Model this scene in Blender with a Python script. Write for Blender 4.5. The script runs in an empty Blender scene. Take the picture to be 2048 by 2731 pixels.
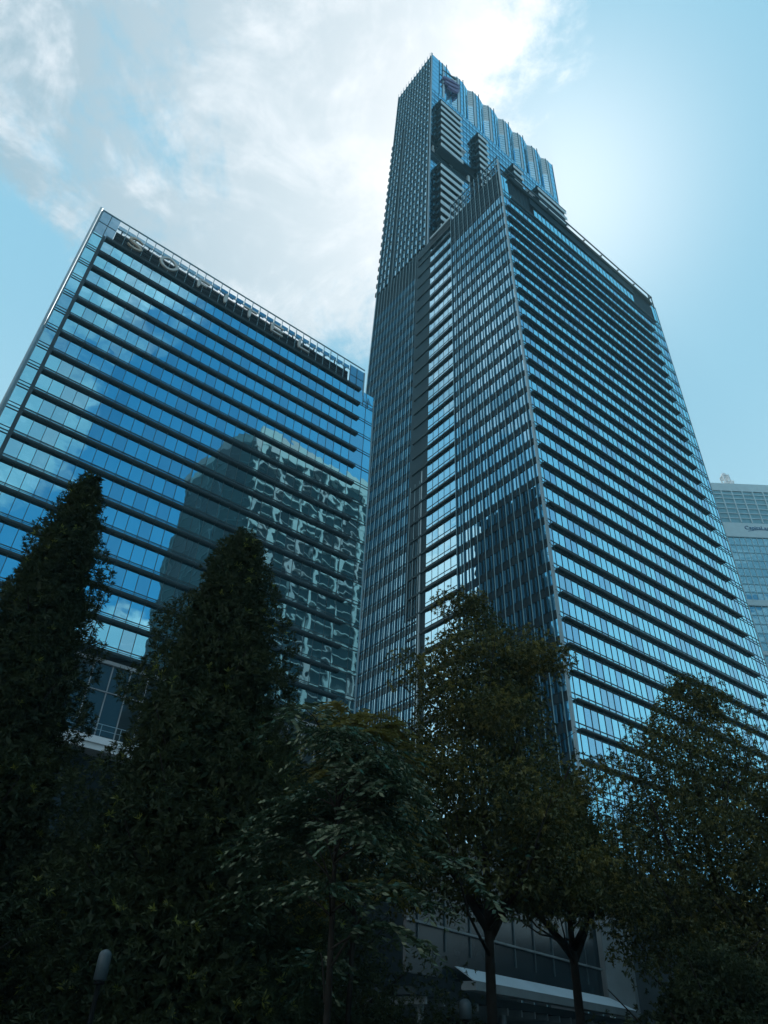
import bpy, math, random
import numpy as np
from mathutils import Vector, Matrix

random.seed(7)
rng = np.random.default_rng(11)
C = bpy.context.scene.collection
SC = bpy.context.scene
rad = math.radians

# ------------------------------------------------------------------ frame of the street grid
YAW = rad(53.36)
RX, RY = math.sin(YAW), math.cos(YAW)          # direction of the long facades
LX, LY = -RY, RX                               # direction at right angles to them
ROTZ = math.pi / 2 - YAW
def world(R, L, z=0.0):
    return Vector((R * RX + L * LX, R * RY + L * LY, z))

# ------------------------------------------------------------------ materials
def new_mat(name):
    m = bpy.data.materials.new(name); m.use_nodes = True
    nt = m.node_tree; nt.nodes.clear()
    out = nt.nodes.new('ShaderNodeOutputMaterial')
    return m, nt, out
def N(nt, kind, **kw):
    n = nt.nodes.new(kind)
    for k, v in kw.items():
        if k in n.inputs.keys(): n.inputs[k].default_value = v
        else: setattr(n, k, v)
    return n
def paint(name, col, rough=0.5, metal=0.0, var=0.25, scale=0.6, spec=0.5):
    m, nt, out = new_mat(name)
    b = N(nt, 'ShaderNodeBsdfPrincipled')
    b.inputs['Roughness'].default_value = rough
    b.inputs['Metallic'].default_value = metal
    b.inputs['Specular IOR Level'].default_value = spec
    tc = N(nt, 'ShaderNodeTexCoord')
    no = N(nt, 'ShaderNodeTexNoise'); no.inputs['Scale'].default_value = scale
    no.inputs['Detail'].default_value = 5
    nt.links.new(tc.outputs['Object'], no.inputs['Vector'])
    mr = N(nt, 'ShaderNodeMapRange')
    mr.inputs['From Min'].default_value = 0.3; mr.inputs['From Max'].default_value = 0.7
    mr.inputs['To Min'].default_value = 1 - var; mr.inputs['To Max'].default_value = 1 + var
    nt.links.new(no.outputs['Fac'], mr.inputs['Value'])
    mx = N(nt, 'ShaderNodeVectorMath', operation='SCALE')
    mx.inputs[0].default_value = col[:3]
    nt.links.new(mr.outputs[0], mx.inputs['Scale'])
    nt.links.new(mx.outputs[0], b.inputs['Base Color'])
    nt.links.new(b.outputs[0], out.inputs[0])
    return m
def glass(name, base, tint, f0=0.3, wave=0.02, wscale=0.35, rough=0.015):
    """coated facade glass: a dark pane under a wavy tinted mirror"""
    m, nt, out = new_mat(name)
    tc = N(nt, 'ShaderNodeTexCoord')
    no = N(nt, 'ShaderNodeTexNoise'); no.inputs['Scale'].default_value = wscale
    no.inputs['Detail'].default_value = 1.0
    nt.links.new(tc.outputs['Object'], no.inputs['Vector'])
    bp = N(nt, 'ShaderNodeBump'); bp.inputs['Strength'].default_value = 1.0
    bp.inputs['Distance'].default_value = wave
    nt.links.new(no.outputs['Fac'], bp.inputs['Height'])
    lw = N(nt, 'ShaderNodeFresnel'); lw.inputs['IOR'].default_value = 1.6
    mr = N(nt, 'ShaderNodeMapRange')
    mr.inputs['From Min'].default_value = 0.05; mr.inputs['From Max'].default_value = 0.5
    mr.inputs['To Min'].default_value = f0; mr.inputs['To Max'].default_value = 0.95
    nt.links.new(lw.outputs[0], mr.inputs['Value'])
    d = N(nt, 'ShaderNodeBsdfDiffuse'); d.inputs['Color'].default_value = (*base, 1)
    g = N(nt, 'ShaderNodeBsdfGlossy'); g.inputs['Color'].default_value = (*tint, 1)
    g.inputs['Roughness'].default_value = rough
    nt.links.new(bp.outputs[0], g.inputs['Normal'])
    mx = N(nt, 'ShaderNodeMixShader')
    nt.links.new(mr.outputs[0], mx.inputs[0]); nt.links.new(d.outputs[0], mx.inputs[1]); nt.links.new(g.outputs[0], mx.inputs[2])
    nt.links.new(mx.outputs[0], out.inputs[0])
    return m
def leaf_mat(name, ca, cb, gloss=0.05, trans=0.35, rough=0.35, scale=0.9):
    m, nt, out = new_mat(name)
    tc = N(nt, 'ShaderNodeTexCoord')
    no = N(nt, 'ShaderNodeTexNoise'); no.inputs['Scale'].default_value = scale; no.inputs['Detail'].default_value = 6
    nt.links.new(tc.outputs['Object'], no.inputs['Vector'])
    cr = N(nt, 'ShaderNodeValToRGB')
    cr.color_ramp.elements[0].position = 0.35; cr.color_ramp.elements[0].color = (*ca, 1)
    cr.color_ramp.elements[1].position = 0.68; cr.color_ramp.elements[1].color = (*cb, 1)
    nt.links.new(no.outputs['Fac'], cr.inputs[0])
    d = N(nt, 'ShaderNodeBsdfDiffuse'); t = N(nt, 'ShaderNodeBsdfTranslucent')
    g = N(nt, 'ShaderNodeBsdfGlossy'); g.inputs['Roughness'].default_value = rough
    g.inputs['Color'].default_value = (0.55, 0.62, 0.45, 1)
    nt.links.new(cr.outputs[0], d.inputs['Color']); nt.links.new(cr.outputs[0], t.inputs['Color'])
    m1 = N(nt, 'ShaderNodeMixShader'); m1.inputs[0].default_value = trans
    nt.links.new(d.outputs[0], m1.inputs[1]); nt.links.new(t.outputs[0], m1.inputs[2])
    m2 = N(nt, 'ShaderNodeMixShader'); m2.inputs[0].default_value = gloss
    nt.links.new(m1.outputs[0], m2.inputs[1]); nt.links.new(g.outputs[0], m2.inputs[2])
    nt.links.new(m2.outputs[0], out.inputs[0])
    return m

M = {}
M['hotel_glass'] = glass('hotel blue glass', (0.006, 0.020, 0.030), (0.38, 0.84, 1.0), 0.92, 0.011, 0.42)
M['hotel_clear'] = glass('hotel crown glass', (0.03, 0.12, 0.17), (0.50, 0.80, 0.98), 0.45, 0.03)
M['office_glass'] = glass('office blue glass', (0.008, 0.03, 0.045), (0.44, 0.86, 1.0), 0.95, 0.02)
M['pale_glass'] = glass('office grey glass', (0.02, 0.05, 0.065), (0.50, 0.80, 0.95), 0.86, 0.03)
M['hotel_glass_b'] = glass('hotel blue glass with drawn blind', (0.03, 0.05, 0.06), (0.44, 0.80, 0.95), 0.82, 0.016, 0.42)
M['hotel_glass_c'] = glass('hotel darker blue glass', (0.004, 0.016, 0.026), (0.38, 0.78, 0.95), 0.82, 0.022, 0.38)
M['office_glass_b'] = glass('office glass with blind', (0.06, 0.10, 0.12), (0.46, 0.78, 0.96), 0.72, 0.02)
M['office_glass_c'] = glass('office darker glass', (0.006, 0.025, 0.04), (0.42, 0.74, 0.94), 0.78, 0.025)
M['pale_glass_b'] = glass('office greyer glass', (0.02, 0.04, 0.05), (0.36, 0.66, 0.82), 0.72, 0.03)
M['fin_glass'] = glass('blue fin glass', (0.006, 0.05, 0.085), (0.16, 0.40, 0.52), 0.14, 0.02)
M['tower_glass'] = glass('tower blue glass', (0.03, 0.10, 0.14), (0.50, 0.84, 1.0), 0.97, 0.02)
M['dark_glass'] = glass('dark teal glass', (0.008, 0.03, 0.04), (0.10, 0.26, 0.33), 0.12, 0.02)
M['far_glass'] = glass('far tower glass', (0.03, 0.15, 0.22), (0.32, 0.72, 0.90), 0.45, 0.02)  # base colour tinted blue-teal to carry distance haze
M['dark_metal'] = paint('dark bronze metal', (0.018, 0.045, 0.056), 0.5, 0.0)
M['soffit'] = paint('dark sunshade soffit', (0.014, 0.040, 0.050), 0.7, 0, 0.2, 0.6, 0.25)
M['spandrel'] = paint('charcoal spandrel panel', (0.008, 0.020, 0.026), 0.7, 0, 0.2, 0.6, 0.2)
M['silver'] = paint('silver aluminium', (0.28, 0.38, 0.42), 0.5, 0.3, 0.08)
M['fin_metal'] = paint('teal grey aluminium fin', (0.16, 0.30, 0.35), 0.45, 0.1, 0.08)
M['slab'] = paint('pale balcony edge', (0.58, 0.70, 0.73), 0.6, 0, 0.06)
M['pale_panel'] = paint('pale crown panel', (0.55, 0.68, 0.72), 0.4, 0.0, 0.06)
M['wall_dark'] = paint('dark cladding wall', (0.014, 0.022, 0.026), 0.8, 0, 0.2, 0.2, 0.15)
M['teal_wall'] = paint('dark teal cladding', (0.012, 0.040, 0.055), 0.7, 0, 0.2, 0.2, 0.2)
M['letter'] = paint('pale sign metal', (0.60, 0.60, 0.56), 0.5, 0.2, 0.1)
M['letter_gold'] = paint('warm sign metal', (0.52, 0.45, 0.36), 0.5, 0.2, 0.1)
M['purple'] = paint('purple emblem', (0.15, 0.11, 0.24), 0.5, 0, 0.1)
M['white_stone'] = paint('white precast frame', (0.30, 0.30, 0.29), 0.6, 0, 0.06)
M['concrete'] = paint('grey concrete', (0.28, 0.30, 0.31), 0.7, 0, 0.15)
M['white_paint'] = paint('white painted panel', (0.72, 0.76, 0.78), 0.5, 0, 0.06)
M['far_stone'] = paint('haze tinted pale stone', (0.50, 0.68, 0.74), 0.7, 0, 0.05)  # distance haze is painted into this pale blue tone
M['sky_lit_sill'] = paint('sky lit sill panel', (0.36, 0.45, 0.50), 0.5, 0, 0.08, 0.4)  # sky light on the upward splay is put into this paler colour
M['crown_grey'] = paint('blue grey louvre', (0.014, 0.026, 0.032), 0.6, 0, 0.08, 0.6, 0.2)
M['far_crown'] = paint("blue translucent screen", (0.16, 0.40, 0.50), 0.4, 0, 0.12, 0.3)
M['pavilion_dark'] = paint('dark smoked pavilion glass', (0.012, 0.022, 0.028), 0.25, 0, 0.2, 0.3, 0.25)
M['sign_blue'] = paint('blue sign letters', (0.02, 0.14, 0.30), 0.5)
M['grey_panel'] = paint('grey louvre panel', (0.10, 0.13, 0.14), 0.55)
M['podium_glass'] = glass('podium glass', (0.02, 0.035, 0.04), (0.35, 0.45, 0.48), 0.10, 0.03)
M['bark'] = paint('dark bark', (0.022, 0.019, 0.016), 0.95, 0, 0.4, 3, 0.1)
M['leaf_dark'] = leaf_mat('dark narrow leaves', (0.020, 0.034, 0.018), (0.046, 0.060, 0.024), 0.03, 0.25)
M['leaf_young'] = leaf_mat('young yellow green leaves', (0.09, 0.12, 0.022), (0.20, 0.22, 0.04), 0.06, 0.5)
M['leaf_mid'] = leaf_mat('olive green leaves', (0.028, 0.040, 0.014), (0.090, 0.092, 0.026), 0.06, 0.35, 0.25)
M['leaf_gloss'] = leaf_mat('glossy pinnate leaves', (0.020, 0.042, 0.024), (0.050, 0.078, 0.042), 0.10, 0.3, 0.25)
M['leaf_bronze_lit'] = leaf_mat('bronze green and highlight leaves', (0.11, 0.105, 0.022), (0.24, 0.20, 0.045), 0.06, 0.45)  # bronze foliage, brightened so it also paints highlights into the crowns
M['soil'] = paint('leaf litter soil', (0.04, 0.035, 0.028), 0.95, 0, 0.4, 1.5)
M['paving'] = paint('grey paving', (0.16, 0.16, 0.155), 0.85, 0, 0.2, 0.8)
M['asphalt'] = paint('asphalt', (0.05, 0.05, 0.052), 0.9, 0, 0.2, 1.2)
M['lamp_post'] = paint('black lamp post', (0.008, 0.009, 0.009), 0.9, 0, 0.1, 1, 0.05)
M['lamp_glass'] = paint('milky lamp cover', (0.05, 0.075, 0.085), 0.5, 0, 0.03)

# ------------------------------------------------------------------ mesh helpers
class MB:
    def __init__(self, warp=None):
        self.v, self.f, self.m, self.warp = [], [], [], warp
    def poly(self, pts, mi=0):
        b = len(self.v); self.v += [tuple(p) for p in pts]
        self.f.append(tuple(range(b, b + len(pts)))); self.m.append(mi); return self
    def box(self, x0, x1, y0, y1, z0, z1, mi=0):
        b = len(self.v)
        self.v += [(x0, y0, z0), (x1, y0, z0), (x1, y1, z0), (x0, y1, z0), (x0, y0, z1), (x1, y0, z1), (x1, y1, z1), (x0, y1, z1)]
        for q in ((0, 3, 2, 1), (4, 5, 6, 7), (0, 1, 5, 4), (1, 2, 6, 5), (2, 3, 7, 6), (3, 0, 4, 7)):
            self.f.append(tuple(b + i for i in q)); self.m.append(mi)
        return self
    def bar(self, p, q, w, mi=0):
        p, q = Vector(p), Vector(q); d = (q - p).normalized()
        a = d.cross(Vector((0, 0, 1)))
        if a.length < 1e-3: a = Vector((1, 0, 0))
        a.normalize(); c = d.cross(a).normalized(); a *= w / 2; c *= w / 2
        b = len(self.v)
        for e in (p, q):
            for s, t in ((-1, -1), (1, -1), (1, 1), (-1, 1)): self.v.append(tuple(e + a * s + c * t))
        for i in range(4):
            j = (i + 1) % 4; self.f.append((b + i, b + j, b + 4 + j, b + 4 + i)); self.m.append(mi)
        self.f += [(b + 3, b + 2, b + 1, b), (b + 4, b + 5, b + 6, b + 7)]; self.m += [mi, mi]
        return self
    def tube(self, pts, radii, n=10, mi=0):
        b = len(self.v); pts = [Vector(p) for p in pts]
        for i, p in enumerate(pts):
            d = (pts[min(i + 1, len(pts) - 1)] - pts[max(i - 1, 0)]).normalized()
            a = d.cross(Vector((0.31, 0.95, 0.02)))
            if a.length < 1e-3: a = d.cross(Vector((1, 0, 0)))
            a.normalize(); c = d.cross(a)
            for k in range(n):
                t = 2 * math.pi * k / n
                self.v.append(tuple(p + (a * math.cos(t) + c * math.sin(t)) * radii[i]))
        for i in range(len(pts) - 1):
            for k in range(n):
                k2 = (k + 1) % n
                self.f.append((b + i * n + k, b + i * n + k2, b + (i + 1) * n + k2, b + (i + 1) * n + k)); self.m.append(mi)
        self.f += [tuple(b + k for k in range(n))[::-1], tuple(b + (len(pts) - 1) * n + k for k in range(n))]; self.m += [mi, mi]
        return self
    def prism(self, outline, depth_vec, mi=0):
        """outline: 3D points of a flat polygon, pushed along depth_vec"""
        b = len(self.v); n = len(outline); dv = Vector(depth_vec)
        self.v += [tuple(p) for p in outline] + [tuple(Vector(p) + dv) for p in outline]
        self.f.append(tuple(range(b, b + n))); self.m.append(mi)
        self.f.append(tuple(range(b + n, b + 2 * n))[::-1]); self.m.append(mi)
        for i in range(n):
            j = (i + 1) % n
            self.f.append((b + i, b + n + i, b + n + j, b + j)); self.m.append(mi)
        return self
    def build(self, name, mats, parent=None, off=(0, 0, 0), smooth=False):
        me = bpy.data.meshes.new(name)
        vs = self.v
        if self.warp: vs = [self.warp(*p) for p in vs]
        vs = [(p[0] - off[0], p[1] - off[1], p[2] - off[2]) for p in vs]
        me.from_pydata(vs, [], self.f)
        if not isinstance(mats, (list, tuple)): mats = [mats]
        for m in mats: me.materials.append(m)
        me.polygons.foreach_set('material_index', self.m)
        if smooth: me.polygons.foreach_set('use_smooth', [True] * len(self.f))
        me.update()
        o = bpy.data.objects.new(name, me); C.objects.link(o)
        if parent: o.parent = parent
        return o
def tag(o, label, cat, group=None, kind=None):
    if label: o['label'] = label
    if cat: o['category'] = cat
    if group: o['group'] = group
    if kind: o['kind'] = kind
    return o
def root(name, loc, label, cat, rotz=0.0, group=None):
    o = bpy.data.objects.new(name, None); C.objects.link(o)
    o.empty_display_size = 0.5; o.location = loc; o.rotation_euler = (0, 0, rotz)
    return tag(o, label, cat, group)
class Bld:
    """a building in street-grid coordinates (R along the facade, L into the block)"""
    def __init__(self, name, R0, L0, label, cat, warp=None, z0=0.0):
        self.off = (R0, L0, z0); self.warp = warp
        self.root = root(name, world(R0, L0, z0), label, cat, ROTZ)
    def mb(self): return MB(self.warp)
    def add(self, name, mb, mats, parent=None, smooth=False):
        o = mb.build(name, mats, parent or self.root, self.off, smooth)
        return o
J = lambda s: random.uniform(-s, s)

# pane rows: glass quads that face -L (plane L) or -R (plane R), each a little out of true, with mullion bars
def panes_L(mb, xs, L, z0, z1, mg=0, jit=0.006, alt=None):
    for a, b in zip(xs[:-1], xs[1:]):
        t, s = J(jit), J(jit)
        mb.poly([(a, L - t - s, z0), (b, L + t - s, z0), (b, L + t + s, z1), (a, L - t + s, z1)], random.choice(alt) if alt and random.random() < 0.3 else mg)
def panes_R(mb, ys, R, z0, z1, mg=0, jit=0.006, alt=None):
    for a, b in zip(ys[:-1], ys[1:]):
        t, s = J(jit), J(jit)
        mb.poly([(R + t - s, b, z0), (R - t - s, a, z0), (R - t + s, a, z1), (R + t + s, b, z1)], random.choice(alt) if alt and random.random() < 0.3 else mg)
def lin(a, b, n): return [a + (b - a) * i / n for i in range(n + 1)]

# ================================================================== HOTEL
HS = 0.97
hot_warp = lambda R, L, z: (R * HS, L * HS, 1.6 + (z - 1.6) * HS if z > 1.6 else z)
H = Bld('hotel_building', 0, 79.4 * HS, 'blue mirror glass hotel slab with dark sunshade bands under a rooftop letter sign', 'building', hot_warp)
HL = 79.4
TOP = 109.0
core = H.mb().box(0.3, 52.6, HL + 0.5, HL + 20, 0, 102.6).box(52.6, 55.4, HL + 0.5, HL + 20, 0, 101.2)
H.add('core_wall', core, M['wall_dark'])
hz = [103.0 - 3.83 * k for k in range(18)]            # top of each sunshade
mulls = [0.3, 1.85] + [2.2 + 1.62 * i for i in range(31)] + [53.7, 55.35]
for k in range(17):
    zt, zb = hz[k] - 0.05, hz[k + 1] + 0.0
    mb = H.mb()
    panes_L(mb, mulls, HL, zb, zt, 0, 0.0035, alt=(2, 2, 3))
    for x in mulls[1:-1]: mb.box(x - 0.035, x + 0.035, HL - 0.05, HL + 0.06, zb, zt, 1)
    for zz_ in (zb + 0.10, zb + 0.62): mb.box(0.3, 55.35, HL - 0.045, HL + 0.05, zz_ - 0.05, zz_ + 0.05, 1)
    mb.box(0.3, 1.85, HL - 0.07, HL + 0.05, zt - 0.42, zt - 0.28, 1)
    H.add('window_band', mb, [M['hotel_glass'], M['dark_metal'], M['hotel_glass_b'], M['hotel_glass_c']])
shade_end = 52.1
for k in range(18):
    z = hz[k]; mb = H.mb()
    mb.box(2.25, shade_end, HL - 0.36, HL - 0.02, z - 0.46, z - 0.12, 0)
    mb.box(2.2, shade_end + 0.05, HL - 0.44, HL - 0.36, z - 0.28, z, 1)
    for i in range(31):
        x = 2.3 + 1.62 * i
        mb.box(x - 0.04, x + 0.04, HL - 0.47, HL - 0.35, z - 0.38, z + 0.03, 1)
    mb.tube([(2.2, HL - 0.40, z + 0.16), (shade_end, HL - 0.40, z + 0.16)], [0.04, 0.04], 6, 1)
    H.add('sunshade', mb, [M['soffit'], M['dark_metal']])
mb = H.mb().tube([(-0.12, HL - 0.25, 30), (-0.12, HL - 0.25, 108.8)], [0.24, 0.24], 14)
H.add('corner_column', mb, M['silver'], smooth=True)
for q in ((0.12, 0.30, 30, TOP), (55.35, 55.55, 36, 102), (52.75, 52.95, 102.01, 108.2)):
    H.add('corner_trim', H.mb().box(q[0], q[1], HL - 0.1, HL + 0.3, q[2], q[3]), M['silver'])
mb = H.mb()
for k in range(17):
    mb.box(1.75, 2.15, HL - 0.40, HL + 0.02, hz[k + 1] - 0.2, hz[k] - 0.15)
H.add('edge_fin', mb, M['dark_metal'])
# crown: glass panes left and right, open louvred screen behind the letters
for xs, zs in (([0.3, 1.75, 3.2], (103.0, 105.9, 106.0, 108.9)), ([49.5, 51.1, 52.75], (103.0, 105.6, 105.7, 108.2)), ([52.95, 54.1, 55.35], (99.3, 100.5, 100.6, 101.9))):
    mb = H.mb()
    panes_L(mb, xs, HL, zs[0], zs[1], 0); panes_L(mb, xs, HL, zs[2], zs[3], 0)
    for x in xs[:2]: mb.box(x - 0.05, x + 0.05, HL - 0.06, HL + 0.06, zs[0], zs[3], 1)
    mb.box(xs[0], xs[-1], HL - 0.05, HL + 0.06, zs[1], zs[2], 1)
    H.add('crown_glazing', mb, [M['hotel_clear'], M['dark_metal']])
mb = H.mb()
crown_x = [3.2 + 1.5435 * i for i in range(31)]
for x in crown_x[1:-1]: mb.box(x - 0.05, x + 0.05, HL - 0.10, HL + 0.02, 103.1, 108.9)
mb.box(0.2, 52.9, HL - 0.08, HL + 0.08, 108.85, 109.05).box(3.2, 49.5, HL - 0.06, HL + 0.06, 106.75, 106.87)
H.add('crown_mullion_grid', mb, M['fin_metal'])
mb = H.mb()
for z0, z1 in ((103.0, 104.0), (104.12, 104.9), (105.0, 105.8), (105.98, 106.6)):
    mb.box(3.3, 49.4, HL + 0.55, HL + 0.75, z0, z1)
for i in range(20): mb.box(4 + i * 2.35, 4.18 + i * 2.35, HL + 0.78, HL + 1.0, 102.6, 108.4)
H.add('crown_louvre', mb, M['crown_grey'])
mb = H.mb()
for a, b in zip(crown_x[:-1], crown_x[1:]):
    mb.poly([(a + .08, HL + .3, 107.35), (b - .08, HL + .3, 107.35), (b - .08, HL + .3, 108.1), (a + .08, HL + .3, 108.1)], 0)
    mb.poly([(a + .08, HL + .3, 106.9), (a + .55, HL + .3, 106.9), (a + .55, HL + .3, 107.35), (a + .08, HL + .3, 107.35)], 0)
    mb.poly([(a + .7, HL + 1.4, 108.2), (b - .08, HL + 1.4, 108.2), (b - .08, HL + 1.4, 108.8), (a + .7, HL + 1.4, 108.8)], 0)
H.add('parapet_glass', mb, M['hotel_clear'])
# podium glazing, ledge and railing
pod_x = lin(-6.0, 55.4, 29)
PL = HL - 0.6
for z0, z1 in ((33.1, 36.1), (27.7, 32.9)):
    mb = H.mb(); panes_L(mb, pod_x, PL, z0, z1, 0, 0.01)
    for x in pod_x: mb.box(x - 0.06, x + 0.06, PL - 0.1, PL + 0.05, z0, z1, 1)
    mb.box(-6, 55.4, PL - 0.08, PL + 0.05, z0 - 0.12, z0, 1)
    H.add('podium_glazing', mb, [M['podium_glass'], M['concrete']])
mb = H.mb().box(-6.2, 55.6, PL - 0.3, HL + 0.3, 36.1, 36.5)
H.add('podium_coping', mb, M['concrete'])
mb = H.mb().box(-6.2, 55.6, PL - 1.9, PL - 0.02, 26.9, 27.6, 0).box(-6.2, 55.6, PL - 1.6, HL, 26.3, 26.9, 0)
H.add('podium_ledge', mb, M['white_paint'])
mb = H.mb()
for i in range(30):
    x = -6 + i * 2.12; mb.bar((x, PL - 1.8, 27.6), (x, PL - 1.8, 28.9), 0.06)
mb.bar((-6, PL - 1.8, 28.9), (55.5, PL - 1.8, 28.9), 0.06).bar((-6, PL - 1.8, 28.3), (55.5, PL - 1.8, 28.3), 0.04)
H.add('podium_railing', mb, M['silver'])
mb = H.mb().box(-6, 55.4, HL + 0.5, HL + 26, 0, 26.3, 0)
for i in range(8): mb.box(-5 + i * 8, -4 + i * 8, PL - 1.2, PL - 0.2, 0, 26.2, 1)
H.add('podium_base', mb, [M['wall_dark'], M['spandrel']])
mb = H.mb().box(6, 22, HL + 8, HL + 18, 102.6, 107).box(30, 44, HL + 8, HL + 19, 102.6, 106.5)
H.add('side_screen', H.mb().box(52.35, 52.6, HL + 0.8, HL + 19.5, 102.6, 108.0), M['wall_dark'])
H.add('roof_plant', mb, M['grey_panel'])

# ------------------------------------------------------------------ hotel letter sign
SL = HL - 0.75
sgn = Bld('rooftop_sign', 5.0, SL * HS, 'spaced pale metal letters standing along the hotel crown', 'sign', hot_warp, z0=100.0)
def lens(a, b, w, n=8):
    """flared stroke from a to b (R,z), widest in its middle"""
    a, b = Vector((a[0], a[1])), Vector((b[0], b[1])); d = b - a; t = Vector((-d.y, d.x)).normalized()
    L_ = [a + d * (i / n) + t * (w * (0.35 + 0.65 * math.sin(math.pi * i / n))) / 2 for i in range(n + 1)]
    R_ = [a + d * (i / n) - t * (w * (0.35 + 0.65 * math.sin(math.pi * i / n))) / 2 for i in range(n + 1)]
    return L_ + R_[::-1]
def ribbon(pts, ws):
    L_, R_ = [], []
    P = [Vector(p) for p in pts]
    for i, p in enumerate(P):
        d = (P[min(i + 1, len(P) - 1)] - P[max(i - 1, 0)]).normalized(); t = Vector((-d.y, d.x)) * ws[i] / 2
        L_.append(p + t); R_.append(p - t)
    return L_, R_
def put(mb, outline): mb.prism([(p[0], SL, p[1]) for p in outline], (0, 0.3, 0))
def put_ribbon(mb, pts, ws):
    L_, R_ = ribbon(pts, ws)
    for i in range(len(pts) - 1): put(mb, [L_[i], L_[i + 1], R_[i + 1], R_[i]])
b0, t0 = 103.75, 106.0
letters = []
mb = MB(hot_warp)   # S
ctrl = [(7.55, 105.75), (6.9, 106.08), (6.1, 106.05), (5.55, 105.75), (5.5, 105.35), (5.95, 105.05), (6.7, 104.85), (7.3, 104.6), (7.55, 104.25), (7.3, 103.92), (6.6, 103.75), (5.9, 103.82), (5.35, 104.15)]
put_ribbon(mb, ctrl, [0.2, 0.3, 0.38, 0.42, 0.44, 0.48, 0.52, 0.48, 0.44, 0.42, 0.38, 0.3, 0.2]); letters.append(mb)
mb = MB(hot_warp)   # O, a pointed ring
o_pts = []
for i in range(29):
    t = 2 * math.pi * i / 28
    o_pts.append((12.25 + 1.42 * math.copysign(abs(math.cos(t)) ** 1.1, math.cos(t)), 105.0 + 1.28 * math.copysign(abs(math.sin(t)) ** 1.25, math.sin(t))))
put_ribbon(mb, o_pts, [0.40] * 29); letters.append(mb)
mb = MB(hot_warp)   # F
put(mb, lens((17.75, b0), (17.75, t0), 0.6)); put(mb, [(17.7, t0), (19.6, t0), (19.6, t0 - .38), (17.7, t0 - .38)])
put(mb, [(17.8, 105.0), (19.2, 105.0), (19.2, 104.68), (17.8, 104.68)]); letters.append(mb)
mb = MB(hot_warp); put(mb, lens((22.75, b0), (22.75, t0), 0.66)); letters.append(mb)
mb = MB(hot_warp)   # T
put(mb, lens((27.45, b0), (27.45, t0), 0.6)); put(mb, [(26.2, t0), (28.8, t0), (28.8, t0 - .38), (26.2, t0 - .38)]); letters.append(mb)
mb = MB(hot_warp)   # E
put(mb, lens((32.1, b0), (32.1, t0), 0.6))
for z_ in (t0, 105.02, b0 + .34): put(mb, [(32.1, z_), (34.3, z_), (34.3, z_ - .34), (32.1, z_ - .34)])
letters.append(mb)
mb = MB(hot_warp)   # L
put(mb, lens((37.8, b0), (37.8, t0), 0.6)); put(mb, [(37.8, b0 + .36), (40.0, b0 + .36), (40.0, b0), (37.8, b0)]); letters.append(mb)
for i, mb in enumerate(letters):
    sgn.add('letter', mb, M['letter_gold'] if i == 0 else M['letter'])
mb = MB(hot_warp).box(4.5, 41, SL + 0.31, SL + 0.37, 104.2, 104.28).box(4.5, 41, SL + 0.31, SL + 0.37, 105.4, 105.48)
for i in range(12): mb.box(5.5 + 3 * i, 5.6 + 3 * i, SL + 0.38, HL + 0.5, 104.7, 104.78)
sgn.add('mounting_rail', mb, M['dark_metal'])

# ================================================================== OFFICE BLOCK
def off_warp(R, L, z):
    R2 = R + (140 - R) / 63.9 * (0.6 - 0.0093 * z) if R < 140 else R
    L2 = L + min(max((L - 58.5) / 20.5, 0), 1.18) * (2.4 - 0.0263 * z)
    return (R2, L2, z)
O = Bld('office_tower', 76.1, 58.5, 'glass office tower with a ribbed left face and long sunshade ledges on its right face', 'skyscraper', off_warp)
OR, OL, OE = 76.1, 58.5, 79.0
def zf(k): return 166.4 - 4.72 * k + 0.0098 * k * k     # floor levels, measured from the top
mb = O.mb().box(OR + 0.4, 139.7, OL + 0.5, 83.0, 0, 180.6).box(OR + 0.9, OR + 4, 79.5, 83.2, 0, 183)
O.add('core_wall', mb, M['wall_dark'])
gx = [OR + 0.15] + [OR + 1.2 + 1.5 * i for i in range(42)] + [139.85]
for k in range(-2, 34):
    zt, zb = zf(k - 1) - 0.0, zf(k) + 0.0
    mb = O.mb()
    if k == -2:
        zt, zb = 181.0, 174.0
        xs1 = [x for x in gx if x < 79.4]; xs2 = [x for x in gx if 86.4 <= x < 129]; xs3 = [x for x in gx if x > 136.9]
        for xs in (xs1, xs2, xs3):
            mb = O.mb(); z1 = zt if xs is not xs2 else 177.6
            panes_L(mb, xs, OL, zb, z1, 0)
            for x in xs: mb.box(x - 0.06, x + 0.06, OL - 0.06, OL + 0.05, zb, z1, 1)
            O.add('window_band', mb, [M['office_glass'], M['dark_metal']])
        continue
    else:
        if k == -1: zt = 174.0
        panes_L(mb, gx, OL, zb, zt, 0, alt=(2, 3))
        for x in gx[1:-1]: mb.box(x - 0.05, x + 0.05, OL - 0.06, OL + 0.05, zb, zt, 1)
        for dz in (0.12, 0.95): mb.box(OR + 0.15, 139.85, OL - 0.07, OL + 0.05, zb + dz - 0.06, zb + dz + 0.06, 1)
        mb.box(OR + 0.15, 139.85, OL - 0.075, OL + 0.05, zt - 0.5, zt - 0.38, 1)
    O.add('window_band', mb, [M['office_glass'], M['dark_metal'], M['office_glass_b'], M['office_glass_c']])
mb = O.mb()
mb.box(79.2, 86.5, OL + 0.1, OL + 0.4, 174.2, 180.9, 0).box(128.7, 137.0, OL + 0.1, OL + 0.4, 174.2, 180.9, 0).box(86.5, 128.7, OL - 0.3, OL + 0.4, 177.7, 180.9, 0)
for i in range(5): mb.box(80.4 + 1.3 * i, 80.5 + 1.3 * i, OL - 0.05, OL + 0.1, 174.2, 180.9, 1)
O.add('louvre_panel', mb, [M['teal_wall'], M['dark_metal']])
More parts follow.
